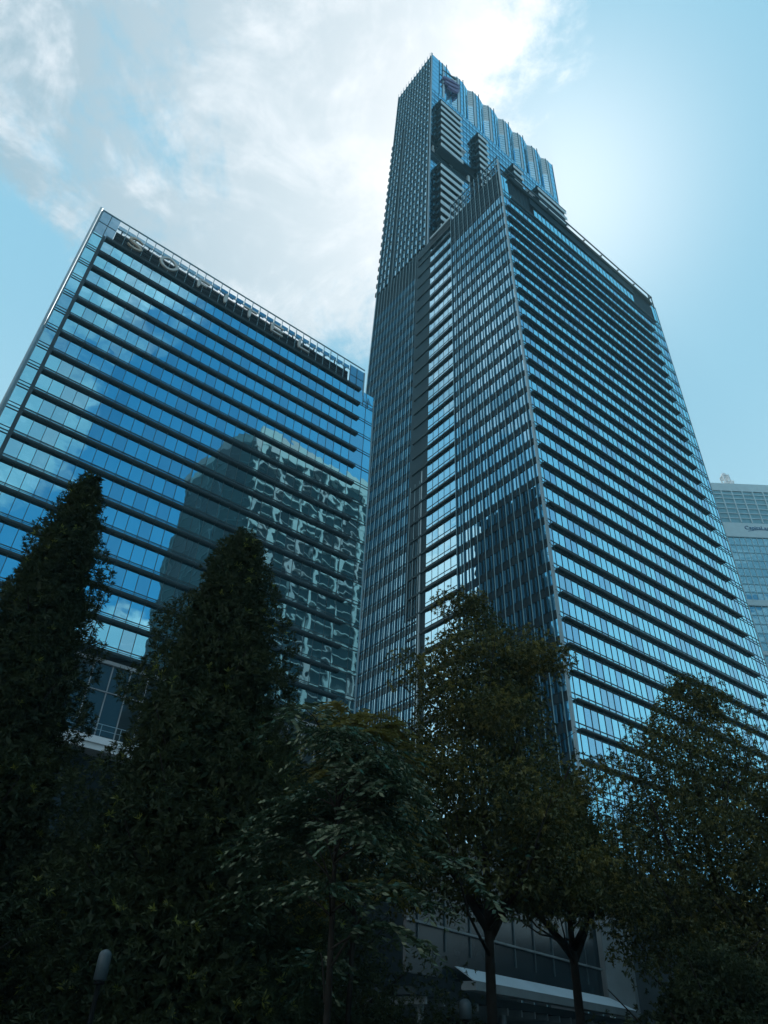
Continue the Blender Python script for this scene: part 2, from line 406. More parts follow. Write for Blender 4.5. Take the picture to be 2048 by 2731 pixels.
def sunshade(z, R0, R1):
    mb = O.mb()
    mb.box(R0, R1, OL - 0.34, OL - 0.08, z - 0.20, z - 0.02, 0)
    for y in (0.44, 0.55): mb.box(R0, R1, OL - y, OL - y + 0.06, z - 0.18, z - 0.04, 1)
    n = int((R1 - R0) / 1.5)
    for i in range(n + 1):
        x = R0 + (R1 - R0) * i / n
        mb.box(x - 0.05, x + 0.05, OL - 0.62, OL - 0.34, z - 0.18, z - 0.0, 1)
    mb.box(R0, R1, OL - 0.67, OL - 0.62, z - 0.22, z + 0.02, 1)
    O.add('sunshade', mb, [M['soffit'], M['dark_metal']])
for k in range(31): sunshade(zf(k) + 0.1, 77.1, 134.6)
sunshade(172.0, 79.0, 137.0)
mb = O.mb().box(78.9, 137.4, OL - 0.7, OL - 0.08, 180.5, 180.9, 0).box(OR + 0.1, 140, OL - 0.12, OL + 0.4, 181.0, 181.35, 1)
O.add('roof_cornice', mb, [M['soffit'], M['dark_metal']])
# rooftop pergola over the right face
mb = O.mb()
zp = 186.6
mb.box(OR + 0.3, 140, OL, OL + 0.28, zp - 0.2, zp + 0.25, 0).box(OR + 0.3, 140, OL + 1.0, OL + 1.22, zp - 0.2, zp + 0.1, 0).box(OR + 0.3, 140, OL + 4.4, OL + 4.7, zp - 0.3, zp + 0.1, 0)
n = 150
for i in range(n):
    x = 77 + (139.6 - 77) * i / n
    mb.box(x, x + 0.13, OL + 1.25, OL + 4.4, zp - 0.12, zp + 0.02, 0)
for i in range(9):
    x = 80.5 + 7.35 * i
    mb.box(x - 0.18, x + 0.18, OL + 0.3, OL + 5.6, zp - 0.55, zp - 0.21, 0)
    mb.box(x - 0.12, x + 0.12, OL + 5.2, OL + 5.5, 180.6, zp - 0.56, 0)
for x in (138.2, 139.7): mb.box(x - 0.12, x + 0.12, OL + 0.05, OL + 0.3, 181.3, zp - 0.2, 0)
mb.bar((139.7, OL + 0.2, zp), (139.7, OL + 9, zp), 0.3, 0).bar((139.7, OL + 0.2, 183.5), (139.7, OL + 9, 183.5), 0.25, 0).bar((139.7, OL + 3.5, 181), (139.7, OL + 3.5, zp), 0.25, 0)
O.add('roof_pergola', mb, M['dark_metal'])
mb = O.mb().box(OR - 0.35, OR + 0.12, OL - 0.3, OL + 0.05, 0, 187.0).box(139.86, 140.05, OL - 0.08, OL + 0.3, 0, 181.0)
O.add('corner_mullion', mb, M['silver'])
mb = O.mb()
for k in range(-1, 36): mb.box(OR - 0.33, OR + 0.14, OL - 0.33, OL + 0.05, zf(k) - 0.08, zf(k) + 0.02)
O.add('corner_joint', mb, M['dark_metal'])
# left face: bays between fins
nb = 11
fy = [OL + 0.85 + (OE - 0.4 - OL - 0.85) * i / nb for i in range(nb + 1)]
sub = (fy[1] - fy[0]) * 0.42
for k in range(-1, 34):
    zt, zb = (173.2 if k == -1 else zf(k - 1)), zf(k) + 0.6
    if k > -1: zt = zf(k - 1) + 0.6
    mb = O.mb()
    zg0, zg1 = zb + 0.55, zt - 0.85
    panes_R(mb, [OL + 0.1] + fy + [OE], OR, zg0, zg1, 0, alt=(3,))
    mb.box(OR - 0.12, OR + 0.2, OL + 0.05, OE, zt - 0.85, zt - 0.02, 1)
    mb.box(OR - 0.08, OR + 0.2, OL + 0.05, OE, zb, zb + 0.55, 1)
    for y in fy[:-1]:
        mb.box(OR - 0.16, OR - 0.01, y + sub, y + sub + 0.10, zb, zt - 0.1, 2)
        mb.box(OR - 0.12, OR - 0.05, y + 0.1, y + 1.75, zb + 0.62, zb + 0.70, 1)
    O.add('gridded_window_band', mb, [M['pale_glass'], M['spandrel'], M['fin_glass'], M['pale_glass_b']])
for y in fy:
    mb = O.mb().box(OR - 0.26, OR - 0.02, y - 0.06, y + 0.06, 0, 189.3, 0).box(OR - 0.32, OR - 0.26, y - 0.06, y + 0.06, 0, 189.6, 1)
    O.add('vertical_fin', mb, [M['fin_glass'], M['fin_metal']])
mb = O.mb().box(OR + 0.05, OR + 0.3, OL + 0.1, OE, 173.3, 181.6)
for z in (174.6, 176.0, 177.4, 178.8, 180.2): mb.box(OR - 0.02, OR + 0.05, OL + 0.1, OE, z, z + 0.12)
O.add('plant_louvre', mb, M['teal_wall'])
mb = O.mb()
mb.box(OR - 0.1, OR + 0.1, OL, OE, 188.7, 189.0).box(OR - 0.1, OR + 0.1, OL, OE, 185.2, 185.45).box(OR - 0.1, OR + 0.1, OL, OE, 181.6, 181.9)
for a, b in zip(fy[:-1], fy[1:]):
    for z0, z1 in ((181.8, 185.3), (185.3, 188.8)):
        mb.bar((OR + 0.5, a, z0), (OR + 0.5, b, z1), 0.16).bar((OR + 0.5, b, z0), (OR + 0.5, a, z1), 0.16)
    mb.box(OR + 0.2, OR + 0.35, a + 0.3, a + 0.8, 182.3, 184.8)
O.add('roof_truss', mb, M['dark_metal'])
# recessed strip between the two towers
iy = lin(OE + 0.05, 87.8, 5)
IR = OR + 0.25
for k in range(-2, 34):
    zt = zf(k - 1) + 1.2; zb = zf(k) + 1.2
    if k == -2: zt, zb = 180.2, zf(-2) + 1.2
    mb = O.mb()
    panes_R(mb, iy, IR, zb + 0.5, zt - 0.75, 0)
    for y in iy[1:-1]: mb.box(IR - 0.05, IR + 0.05, y - 0.04, y + 0.04, zb + 0.5, zt - 0.75, 1)
    mb.box(IR - 0.06, IR + 0.05, iy[0], iy[-1], zb + 1.15, zb + 1.27, 1)
    mb.box(IR - 0.34, IR - 0.02, iy[0], iy[-1] + 5, zt - 0.5, zt - 0.1, 2)
    for q in (0.0, 0.2): mb.box(IR - 0.42 - q * .6, IR - 0.37 - q * .6, iy[0], iy[-1], zt - 0.4, zt - 0.2, 1)
    mb.box(IR - 0.05, IR + 0.3, iy[0], iy[-1], zt - 0.1, zt + 0.5, 2)
    O.add('recess_window_band', mb, [M['pale_glass'], M['dark_metal'], M['soffit']])
mb = O.mb().box(IR - 0.4, IR + 3, iy[0], iy[-1], 183.7, 184.4, 0).box(IR - 0.1, IR + 3, iy[0], iy[-1], 180.2, 183.7, 1)
O.add('recess_parapet', mb, [M['silver'], M['spandrel']])
O.add('blank_strip', O.mb().box(IR, IR + 2, iy[-1] + 0.05, iy[-1] + 6, 0, 183.7), M['teal_wall'])
mb = O.mb().box(OR + 0.35, 139.8, OL + 0.3, 82.5, 0, 11)
O.add('lobby_base', mb, M['wall_dark'])

# ================================================================== TALL TOWER
TW = 26.7; TS = 1.057
def tall_warp(R, L, z):           # L counts from the right face
    return (R * TS, (86.8 - 0.0232 * z + L * (1 - 0.0262 * z / TW)) * TS, 1.6 + (z - 1.6) * TS if z > 1.6 else z)
T = Bld('residential_tower', 72.2 * TS, 86.8 * TS, 'tallest tower with a saw-tooth glass crown, balcony stacks and a fine ribbed left face', 'skyscraper', tall_warp)
TR, TE, TH = 72.2, 137.2, 295.0
mb = T.mb().box(TR + 0.5, TE - 0.3, 1.4, TW - 0.5, 232, 293).box(TR + 0.5, TE - 0.3, 0.25, TW - 0.5, 150, 226.5).box(TR + 4, TE - 4, 2, TW - 1, 226, 233).box(TR + 0.5, TE - 0.3, 0.25, TW - 0.5, 0, 150)
T.add('core_wall', mb, M['teal_wall'])
# right face glazing, floor by floor
zr = [268.6 - 4.05 * k for k in range(22)]
rx = [TR + 0.2] + [TR + 1.7 + 1.62 * i for i in range(39)] + [TE - 0.1]
for k in range(21):
    zt, zb = zr[k], zr[k + 1]
    mb = T.mb()
    if zb < 232.2 and zt > 226.0: continue
    panes_L(mb, rx, 0.0, zb, zt, 0)
    for i, x in enumerate(rx[1:-1]): mb.box(x - 0.06, x + 0.06, -0.08, 0.06, zb, zt, 1)
    for dz in (0.05, 0.75, 2.9): mb.box(TR + 0.2, TE - 0.1, -0.07, 0.06, zb + dz, zb + dz + 0.12, 1)
    T.add('glazed_wall_band', mb, [M['tower_glass'], M['dark_glass']])
# crown: folded glass bays
ZC = 268.7
def fold(mb, p, q, z0, z1, mi, bars=True):
    mb.poly([(p[0], p[1], z0), (q[0], q[1], z0), (q[0], q[1], z1), (p[0], p[1], z1)], mi)
    n = 8 if bars else 0
    for i in range(1, n):
        z = z0 + (z1 - z0) * i / n
        mb.poly([(p[0], p[1] - 0.05, z), (q[0], q[1] - 0.05, z), (q[0], q[1] - 0.05, z + 0.16), (p[0], p[1] - 0.05, z + 0.16)], 2)
bays = [(TR + 0.2, 0.0, 75.8, 79.35, 82.6)] + [(82.6 + 8.1 * n, 1.25, 84.5 + 8.1 * n, 87.6 + 8.1 * n, 90.7 + 8.1 * n) for n in range(6)]
for n, (c0, l0, a, b, c1) in enumerate(bays + [(131.2, 1.25, 133.1, 137.1, 137.15)]):
    mb = T.mb(); last = n == 7
    if n: 
        fold(mb, (c0, l0), (a, 0.0), 282.5, TH, 1); fold(mb, (c0, l0), (a, 0), ZC, 282.5, 0)
        mb.poly([(a, -0.06, ZC), (a + 1.35, -0.06, ZC), (a + 1.35, -0.06, TH), (a, -0.06, TH)], 1)
    else:
        fold(mb, (c0, l0), (a, 0), ZC, TH, 0)
        mb.poly([(77.2, -0.06, ZC), (78.3, -0.06, ZC), (78.3, -0.06, TH), (77.2, -0.06, TH)], 1)
    fold(mb, (a, 0), (b, 0), ZC, TH, 0)
    for x in (a, a + 1.42, b): mb.box(x - 0.11, x + 0.11, -0.2, 0.15, ZC, TH + (0.2 if x != b or last else 2.0), 2)
    if not last:
        fold(mb, (b, 0), (c1, 1.25), ZC, TH, 0)
        m_ = ((b + c1) / 2, 0.62); mb.box(m_[0] - 0.07, m_[0] + 0.07, m_[1] - 0.1, m_[1] + 0.1, ZC, TH, 2)
    mb.poly([(c0, l0 - .02, TH), (a, -.02, TH), (b, -.02, TH), (c1, 0 if last else 1.23, TH), (c1, 3, TH), (c0, 3, TH)], 2)
    T.add('crown_bay', mb, [M['tower_glass'], M['pale_panel'], M['dark_glass']])
mb = T.mb().box(TR + 0.2, TE - 0.1, 0.0, 3, ZC - 0.1, ZC - 0.01, 0).box(TR + 1, TE - 1, 1.6, TW - 1, 268, 294.8, 0)
T.add('crown_base', mb, M['teal_wall'])
# open terrace level
mb = T.mb().box(TR + 0.2, TE - 0.1, -0.05, 6, 231.6, 232.3, 0).box(TR + 0.2, TE - 0.1, -0.05, 6, 226.0, 226.5, 0)
for i in range(9): mb.box(TR + 1.5 + 7.6 * i, TR + 2.3 + 7.6 * i, 0.6, 1.6, 226.5, 231.6, 1)
T.add('sky_terrace', mb, [M['teal_wall'], M['slab']])
# balcony stacks
D_ = 3.4
def stack(R0, R1, ztop, zbot, fl=4.02, cap=True):
    zs = []; z = ztop
    while z > zbot + 1: zs.append(z); z -= fl
    body = T.mb().box(R0 + 1.1, R1 - 0.2, -D_ + 0.9, -0.05, zbot, ztop - 0.5)
    p = T.add('balcony_stack', body, M['teal_wall'])
    for i, z in enumerate(zs):
        mb = T.mb()
        mb.box(R0, R1, -D_, -0.04, z - 0.3, z, 1).box(R0 + 0.02, R1, -D_ - 0.03, -D_ + 0.15, z - 1.75, z + 0.02, 0)
        mb.box(R0, R0 + 0.14, -D_ + 0.15, -1.5, z - 1.2, z, 2)
        mb.box(R0 - 0.9, R0, -1.3, -0.3, z - 1.5, z - 0.35, 2)
        T.add('balcony_slab', mb, [M['slab'], M['dark_metal'], M['dark_glass']], p)
    mb = T.mb().box(R0 - 0.3, R1 + 0.1, -D_ - 0.1, -0.04, ztop + 0.05, ztop + 0.7)
    T.add('canopy_slab', mb, M['teal_wall'], p)
    mb = T.mb().box(R0, R1, -D_ + 0.1, -0.04, zbot - 0.5, zbot - 0.02)
    T.add('soffit', mb, M['teal_wall'], p)
stack(74.5, 83.9, 257.6, 227.6)
stack(74.4, 83.8, 216.8, 150.0)
stack(91.6, 96.2, 257.5, 200.0)
stack(108.9, 113.9, 257.8, 225.0)
stack(121.5, 137.0, 257.3, 226.0)
# left face
cb = lin(0.9, TW - 0.1, 12)
rows = [293.6 - 4.03 * k for k in range(30)]
for k in range(29):
    zt, zb = rows[k], rows[k + 1]
    mb = T.mb()
    mb.box(TR - 0.0, TR + 0.5, 0.1, TW, zb, zt - 0.02, 0)
    for i in range(12):
        if i in (8,) and k > 7: continue
        y0, y1 = cb[i], cb[i + 1]; w = y1 - y0
        panes_R(mb, [y0 + w * 0.28, y0 + w * 0.70], TR - 0.03, zb + 0.6, zt - 0.7, 1, 0.012)
        mb.box(TR - 0.4, TR - 0.0, y0 + w * 0.18, y0 + w * 0.78, zb + 0.0, zb + 0.28, 2)
        mb.box(TR - 0.22, TR - 0.04, y0 + w * 0.72, y0 + w * 0.80, zb + 0.3, zt - 0.3, 3)
        mb.box(TR - 0.3, TR - 0.04, y0 + w * 0.34, y0 + w * 0.56, zt - 0.62, zt - 0.3, 4)
    if k > 7:
        mb.box(TR - 0.2, TR + 2.2, TW + 0.02, TW + 1.25, zb + 0.4, zb + 2.1, 2)
    T.add('gridded_window_band', mb, [M['teal_wall'], M['pale_glass'], M['spandrel'], M['fin_glass'], M['fin_metal']])
for y in cb:
    mb = T.mb().box(TR - 0.32, TR - 0.02, y - 0.10, y + 0.10, 176, 294.6, 0).box(TR - 0.42, TR - 0.32, y - 0.10, y + 0.10, 176, 296.4, 1)
    T.add('vertical_fin', mb, [M['fin_glass'], M['fin_metal']])
mb = T.mb()
for z in [168 + 0.9 * i for i in range(9)]: mb.box(TR - 0.12, TR, 0.1, TW, z, z + 0.16)
mb.box(TR + 0.0, TR + 0.5, 0.1, TW, 167.4, 176.6)
T.add('plant_louvre', mb, M['teal_wall'])
cl = lin(0.55, TW - 0.1, 16)
for k in range(36):
    zt = 167.2 - 4.55 * k; zb = zt - 4.55
    if zb < 3: break
    mb = T.mb(); w = cl[1] - cl[0]
    panes_R(mb, [0.1] + cl, TR, zb + 0.45, zt - 0.75, 0, alt=(3,))
    mb.box(TR - 0.12, TR + 0.2, 0.1, TW, zt - 0.75, zt - 0.02, 1)
    mb.box(TR - 0.08, TR + 0.2, 0.1, TW, zb, zb + 0.45, 1)
    for y in cl[:-1]:
        mb.box(TR - 0.15, TR - 0.01, y + w * .48, y + w * .48 + 0.12, zb, zt - 0.1, 2)
        mb.box(TR - 0.2, TR - 0.06, y + 0.1, y + w - .1, zb + 0.9, zb + 1.0, 1)
        mb.box(TR - 0.3, TR - 0.13, y + .15, y + .4, zt - 0.65, zt - 0.35, 1)
    T.add('ribbed_window_band', mb, [M['pale_glass'], M['spandrel'], M['fin_glass'], M['pale_glass_b']])
for y in cl:
    mb = T.mb().box(TR - 0.22, TR - 0.02, y - 0.06, y + 0.06, 0, 176, 0).box(TR - 0.28, TR - 0.22, y - 0.07, y + 0.07, 0, 176.2, 1)
    T.add('lower_fin', mb, [M['fin_glass'], M['fin_metal']])
mb = T.mb().box(TR - 0.3, TR + 0.18, -0.25, 0.08, 0, 295.6).box(TE - 0.12, TE + 0.1, -0.1, 0.3, 0, 295.2).box(TR - 0.3, TR + 0.1, TW, TW + 0.25, 0, 294.6)
T.add('corner_mullion', mb, M['silver'])
mb = T.mb().box(TR - 0.1, TR + 0.3, 0.1, TW, 293.7, 294.2)
for i in range(12): mb.bar((TR + 0.1, cb[i], 292), (TR + 0.1, cb[i + 1], 294), 0.15)
T.add('roof_rail', mb, M['dark_metal'])
# window-cleaning cradles folded out on the right face
for q in ((83.95, 86.6, 240.2, 241.0), (117.0, 121.2, 252.4, 253.0)):
    T.add('service_ledge', T.mb().box(q[0], q[1], -1.6, -0.1, q[2], q[3]), M['white_paint'])

# emblem on the crown
def em(x, z): return (x, -0.75, z)
em_w = lambda R, L, z: (R * TS, L * TS, 1.6 + (z - 1.6) * TS)
E_ = Bld('crown_emblem', 80.0 * TS, 80.0 * TS, 'emblem of purple stripes fixed high on the saw-tooth crown', 'sign', em_w, z0=299)
EL = 79.1
def stripe(pts_top, pts_bot):
    mb = MB(em_w); out = [(x, EL, z) for x, z in pts_top] + [(x, EL, z) for x, z in pts_bot[::-1]]
    return mb.prism(out, (0, 0.9, 0))
E_.add('stripe', stripe([(77.0, 282.6), (79.5, 284.6), (82.0, 286.2), (84.8, 287.1)], [(76.8, 281.0), (79.4, 282.7), (82.0, 284.6), (84.8, 285.8)]), M['purple'])
E_.add('stripe', stripe([(77.8, 280.0), (80.0, 281.6), (82.4, 283.4), (84.7, 284.9)], [(77.3, 278.3), (79.6, 279.6), (82.2, 281.4), (84.7, 283.4)]), M['purple'])
E_.add('stripe', stripe([(79.4, 277.8), (81.0, 279.0), (82.8, 280.5), (84.5, 282.5)], [(78.9, 276.6), (81.0, 277.4), (82.8, 278.6), (84.4, 280.6)]), M['purple'])
for i in range(4):
    x0 = 76.4 + 1.25 * i; z0 = 287.0 + 0.55 * i
    E_.add('spoke', MB(em_w).prism([(x0, EL, z0), (x0 + 0.35, EL, z0 + .1), (x0 + 6.6 - 1.0 * i, EL, z0 + 1.9), (x0 + 6.4 - 1.0 * i, EL, z0 + 1.4)], (0, 0.3, 0)), M['dark_metal'])

# ================================================================== FAR BUILDING
F = root('far_office_building', (128, 214, 0), 'hazy pale blue office block far right with a gridded glass crown', 'building')
def fbox(mb, x0, x1, y0, y1, z0, z1, mi=0): return mb.box(x0 - 128, x1 - 128, y0 - 214, y1 - 214, z0, z1, mi)
FX0, FX1, FY = 112.0, 190.0, 214.0
mb = fbox(MB(), FX0, FX1, FY + 0.5, FY + 35, 0, 181); mb.build('core_wall', M['wall_dark'], F)
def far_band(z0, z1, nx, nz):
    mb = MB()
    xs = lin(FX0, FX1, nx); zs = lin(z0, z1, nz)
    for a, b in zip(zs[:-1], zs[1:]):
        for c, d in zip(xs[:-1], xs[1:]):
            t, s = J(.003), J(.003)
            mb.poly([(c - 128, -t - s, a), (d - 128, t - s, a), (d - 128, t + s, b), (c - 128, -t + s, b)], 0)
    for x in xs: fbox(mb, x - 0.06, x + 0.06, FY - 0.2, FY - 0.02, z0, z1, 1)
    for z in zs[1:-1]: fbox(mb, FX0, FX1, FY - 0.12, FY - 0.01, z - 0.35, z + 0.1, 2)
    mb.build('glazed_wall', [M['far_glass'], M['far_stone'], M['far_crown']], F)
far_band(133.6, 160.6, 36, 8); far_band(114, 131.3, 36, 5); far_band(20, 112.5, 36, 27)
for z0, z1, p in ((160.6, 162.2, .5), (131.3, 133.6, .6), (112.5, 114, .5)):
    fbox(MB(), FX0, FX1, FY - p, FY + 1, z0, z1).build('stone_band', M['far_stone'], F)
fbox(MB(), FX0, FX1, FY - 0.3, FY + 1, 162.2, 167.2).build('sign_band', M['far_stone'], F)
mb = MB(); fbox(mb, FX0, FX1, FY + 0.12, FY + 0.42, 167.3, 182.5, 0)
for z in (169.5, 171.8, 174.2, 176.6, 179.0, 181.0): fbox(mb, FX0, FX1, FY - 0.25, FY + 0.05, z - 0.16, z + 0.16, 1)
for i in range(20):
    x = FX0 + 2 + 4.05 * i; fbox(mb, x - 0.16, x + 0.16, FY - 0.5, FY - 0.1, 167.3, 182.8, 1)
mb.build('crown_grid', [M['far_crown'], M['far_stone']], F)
fbox(MB(), FX0, FX1, FY - 0.2, FY + 3, 182.8, 186.5).build('parapet', M['far_stone'], F)
mb = MB()
for dx in (-1.1, 1.1):
    for dy in (-1.1, 1.1): mb.bar((10 + dx, 6 + dy, 186), (9.2 + dx, 6 + dy, 195.5), 0.5)
for z in (188, 190, 192, 194): mb.box(8.4, 10.9, 4.8, 7.2, z, z + 0.35)
mb.tube([(9.2, 6, 195.2), (9.2, 6, 196.8)], [1.5, 0.7], 10).tube([(11.2, 6, 192.4), (12.2, 6, 192.4)], [0.9, 0.9], 10)
mb.build('mast', M['white_paint'], F)
FS = root('facade_sign', (134.6, 213.6, 164.2), 'blue lettering on the pale band of the far block', 'sign')
cu = bpy.data.curves.new('lettering', 'FONT'); cu.body = 'CapitaLand'; cu.size = 2.35; cu.extrude = 0.12
cu.align_x = 'LEFT'
tmp = bpy.data.objects.new('lettering', cu); C.objects.link(tmp)
tmp.rotation_euler = (math.pi / 2, 0, 0)
dg = bpy.context.evaluated_depsgraph_get()
me = bpy.data.meshes.new_from_object(tmp.evaluated_get(dg)); me.transform(tmp.rotation_euler.to_matrix().to_4x4())
bpy.data.objects.remove(tmp, do_unlink=True)
me.materials.clear(); me.materials.append(M['sign_blue'])
lt = bpy.data.objects.new('lettering', me); C.objects.link(lt); lt.parent = FS
mb = MB()
arc = [(1 + 10.5 * i / 12, -0.7 + 0.9 * math.sin(math.pi * i / 12) - 0.2) for i in range(13)]
for (x0, z0), (x1, z1) in zip(arc[:-1], arc[1:]): mb.prism([(x0, 0, z0), (x1, 0, z1), (x1, 0, z1 + .22), (x0, 0, z0 + .22)], (0, 0.1, 0))
mb.build('underline', M['sign_blue'], FS)

# ================================================================== BUILDING MIRRORED IN THE HOTEL GLASS
mir_warp = lambda R, L, z: (R, L - 4.8, z)
B = Bld('mirrored_building', 80.4, -34.8, 'white framed office block that shows only as a wavy mirror image in the hotel glass', 'building', mir_warp)
plan = [(80.6, -30.6), (150, -30.6), (150, -74), (71.8, -74), (71.2, -67), (72.5, -51), (73.5, -37.3)]
mb = B.mb(); mb.prism([(x, y, 0) for x, y in plan], (0, 0, 185.5)); B.add('core_wall', mb, M['spandrel'])
mb = B.mb().box(80.4, 150, -30.5, -29.4, 183.5, 191.5)
B.add('parapet', mb, M['white_stone'])
mb = B.mb(); mb.prism([(x, y - 0.1, 185.5) for x, y in plan], (0, 0, 5.0)); B.add('roof_storey', mb, M['grey_panel'])
cols = [81.2 + 9.55 * i for i in range(8)]
for k in range(20):
    z = 183.5 - 8.55 * k; z2 = z - 8.55
    if z2 < 2: break
    mb = B.mb()
    mb.box(80.4, 150, -30.5, -29.6, z2, z2 + 0.75, 0).box(80.4, 150, -30.5, -29.9, z2 + 4.5, z2 + 4.85, 0)
    for i, x in enumerate(cols):
        o = 0 if (k + i) % 2 else 0.6
        mb.box(x + o, x + o + 1.2, -30.5, -29.5, z2 + 0.75, z, 0)
    B.add('frame_storey', mb, M['white_stone'])
mb = B.mb()
for k in range(40): 
    z = 8 + 4.4 * k
    for (a, b) in zip(plan[3:], plan[4:] + plan[:1]): mb.bar((a[0] - 0.1, a[1], z), (b[0] - 0.1, b[1], z), 0.25)
for x, y in plan[4:]: mb.bar((x - .1, y, 0), (x - .1, y, 185), 0.6)
B.add('side_cladding', mb, M['dark_metal'])
mb = B.mb().box(98, 112, -50, -38, 190.6, 196, 0)
for i in range(9): mb.bar((99 + i * 1.7, -36, 190), (99 + i * 1.7, -36, 197 + (i % 3)), 0.25)
B.add('roof_plant', mb, M['white_stone'])

# ================================================================== ENTRANCE PAVILION
Pv = root('entrance_pavilion', (5.0, 48.0, 0), 'grey portal framed entrance pavilion with a bright sloping sill under the trees', 'pavilion')
def ray_at(az, tz, D): return (D * math.sin(rad(az)), D * math.cos(rad(az)), tz * D + 1.6)
DA, DB = 48.0, 70.5
def lerp3(a, b, t): return tuple(a[i] + (b[i] - a[i]) * t for i in range(3))
A0 = Vector((5.0, 48.0, 0)); dirp = Vector((20.35 - 5.0, 67.5 - 48.0, 0)).normalized(); nrm = Vector((dirp.y, -dirp.x, 0))  # towards the square
if nrm.dot(-A0) < 0: nrm = -nrm
def pv(s, out, z): p = dirp * s + nrm * out; return (p.x, p.y, z)
LEN = 24.4
def pbox(mb, s0, s1, o0, o1, z0, z1, mi=0):
    b = len(mb.v)
    for z in (z0, z1):
        for s, o in ((s0, o0), (s1, o0), (s1, o1), (s0, o1)): mb.v.append(pv(s, o, z))
    for q in ((0, 3, 2, 1), (4, 5, 6, 7), (0, 1, 5, 4), (1, 2, 6, 5), (2, 3, 7, 6), (3, 0, 4, 7)):
        mb.f.append(tuple(b + i for i in q)); mb.m.append(mi)
    return mb
mb = MB(); mb.prism([pv(0.4, 1.2, 5.45), pv(LEN, 1.2, 5.45), pv(LEN - 2.2, 0, 6.15), pv(0.4, 0, 6.15)], nrm * -0.12)
mb.build('sill_splay', M['sky_lit_sill'], Pv)
mb = MB(); mb.prism([pv(LEN, 1.2, 5.45), pv(LEN, 1.2, 12.0), pv(LEN - 2.2, 0, 11.0), pv(LEN - 2.2, 0, 6.15)], nrm * -0.12)
mb.build('jamb_splay', M['grey_panel'], Pv)
mb = pbox(MB(), 0.4, LEN + 0.5, 0.3, 1.25, 5.0, 5.43); mb.build('fascia', M['grey_panel'], Pv)
mb = pbox(MB(), LEN + 0.02, LEN + 0.5, -6, 1.25, 5.45, 12.2); mb.build('side_wall', M['grey_panel'], Pv)
mb = pbox(MB(), -4, LEN - 2.25, -0.6, -0.4, 5.5, 13.0, 0)
for i in range(9): pbox(mb, -3 + i * 2.8, -2.9 + i * 2.8, -0.4, -0.32, 6.8, 13, 1)
pbox(mb, -4, LEN - 2.25, -0.4, -0.2, 7.9, 8.02, 2)
mb.build('glazing', [M['pavilion_dark'], M['dark_metal'], M['grey_panel']], Pv)
mb = pbox(MB(), -4, LEN, -9, 0.29, 4.5, 4.88, 0)
for i in range(16): pbox(mb, -3 + i * 1.75, -2.85 + i * 1.75, -9, 0.2, 4.15, 4.5, 1)
mb.build('soffit', [M['wall_dark'], M['grey_panel']], Pv)
for s in (-2, 7, 16, 23.5):
    p = Vector(pv(s, -0.8, 0)); MB().tube([p, p + Vector((0, 0, 4.5))], [0.18, 0.18], 10).build('column', M['grey_panel'], Pv)
mb = pbox(MB(), -4, LEN, -9.3, -9, 0, 13); mb.build('back_wall', M['wall_dark'], Pv)
# low annex with light louvres to the right of the pavilion
An = root('louvred_annex', (27.0, 60.0, 0), 'low annex with pale horizontal louvres behind the right hand trees', 'building')
mb = MB().box(0, 26, 0.3, 12, 0, 11.0); mb.build('wall', M['wall_dark'], An)
mb = MB()
for i in range(9): mb.box(0.2, 25.8, -0.25, 0.28, 2.5 + 0.95 * i, 2.8 + 0.95 * i)
mb.build('louvre', M['white_paint'], An)
mb = MB()
for i in range(11): mb.box(0.5 + 2.45 * i, 0.62 + 2.45 * i, -0.45, -0.27, 0, 11)
mb.build('louvre_post', M['silver'], An)

# ================================================================== GROUND
def sheet(name, x0, x1, y0, y1, z, m):
    mb = MB().poly([(x0, y0, z), (x1, y0, z), (x1, y1, z), (x0, y1, z)]); o = mb.build(name, m); o['kind'] = 'structure'; return o
sheet('ground', -325, 325, -235, 415, 0.0, M['soil'])
sheet('pavement', -30, 40, -8, 7.0, 0.13, M['paving'])
sheet('plaza', -20, 60, 30, 58, 0.008, M['paving'])
sheet('road', -300, 300, -24, -10, 0.012, M['asphalt'])
mb = MB().box(-30, 40, 7.0, 7.2, 0, 0.2); o = mb.build('kerb', M['concrete']); o['kind'] = 'structure'

# ================================================================== HAZE
hm, hnt, hout = new_mat('thin humid air')
hv = N(hnt, 'ShaderNodeVolumePrincipled')
hv.inputs['Color'].default_value = (0.50, 0.88, 1.0, 1); hv.inputs['Density'].default_value = 0.00042; hv.inputs['Anisotropy'].default_value = 0.0
hnt.links.new(hv.outputs[0], hout.inputs['Volume'])
o = MB().box(-330, 330, -240, 420, -1.0, 318).build('haze', hm); o['kind'] = 'stuff'

# ================================================================== LAMPS
def lamp(x, y, h, r, label):
    t = root('post_lamp', (x, y, 0), label, 'lamp', group='rounded post lamps under the trees')
    MB().tube([(0, 0, 0), (0, 0, h - 0.36)], [0.035, 0.03], 10).build('pole', M['lamp_post'], t, smooth=True)
    pts, rs = [(0, 0, h - 0.36), (0, 0, h - 0.35), (0, 0, h - r)], [r * 0.6, r, r]
    for i in range(1, 7):
        a = math.pi / 2 * i / 6; pts.append((0, 0, h - r + r * math.sin(a))); rs.append(max(r * math.cos(a), 0.004))
    MB().tube(pts, rs, 18).build('lamp_cover', M['lamp_glass'], t, smooth=True)
    MB().tube([(0, 0, h - 0.40), (0, 0, h - 0.365)], [0.07, 0.07], 12).build('collar', M['lamp_post'], t)
lamp(-3.5, 11.47, 2.70, 0.085, 'domed grey post lamp under the dark conical trees at left')
lamp(2.1, 17.8, 2.72, 0.13, 'faint domed post lamp left of the forked tree trunk')

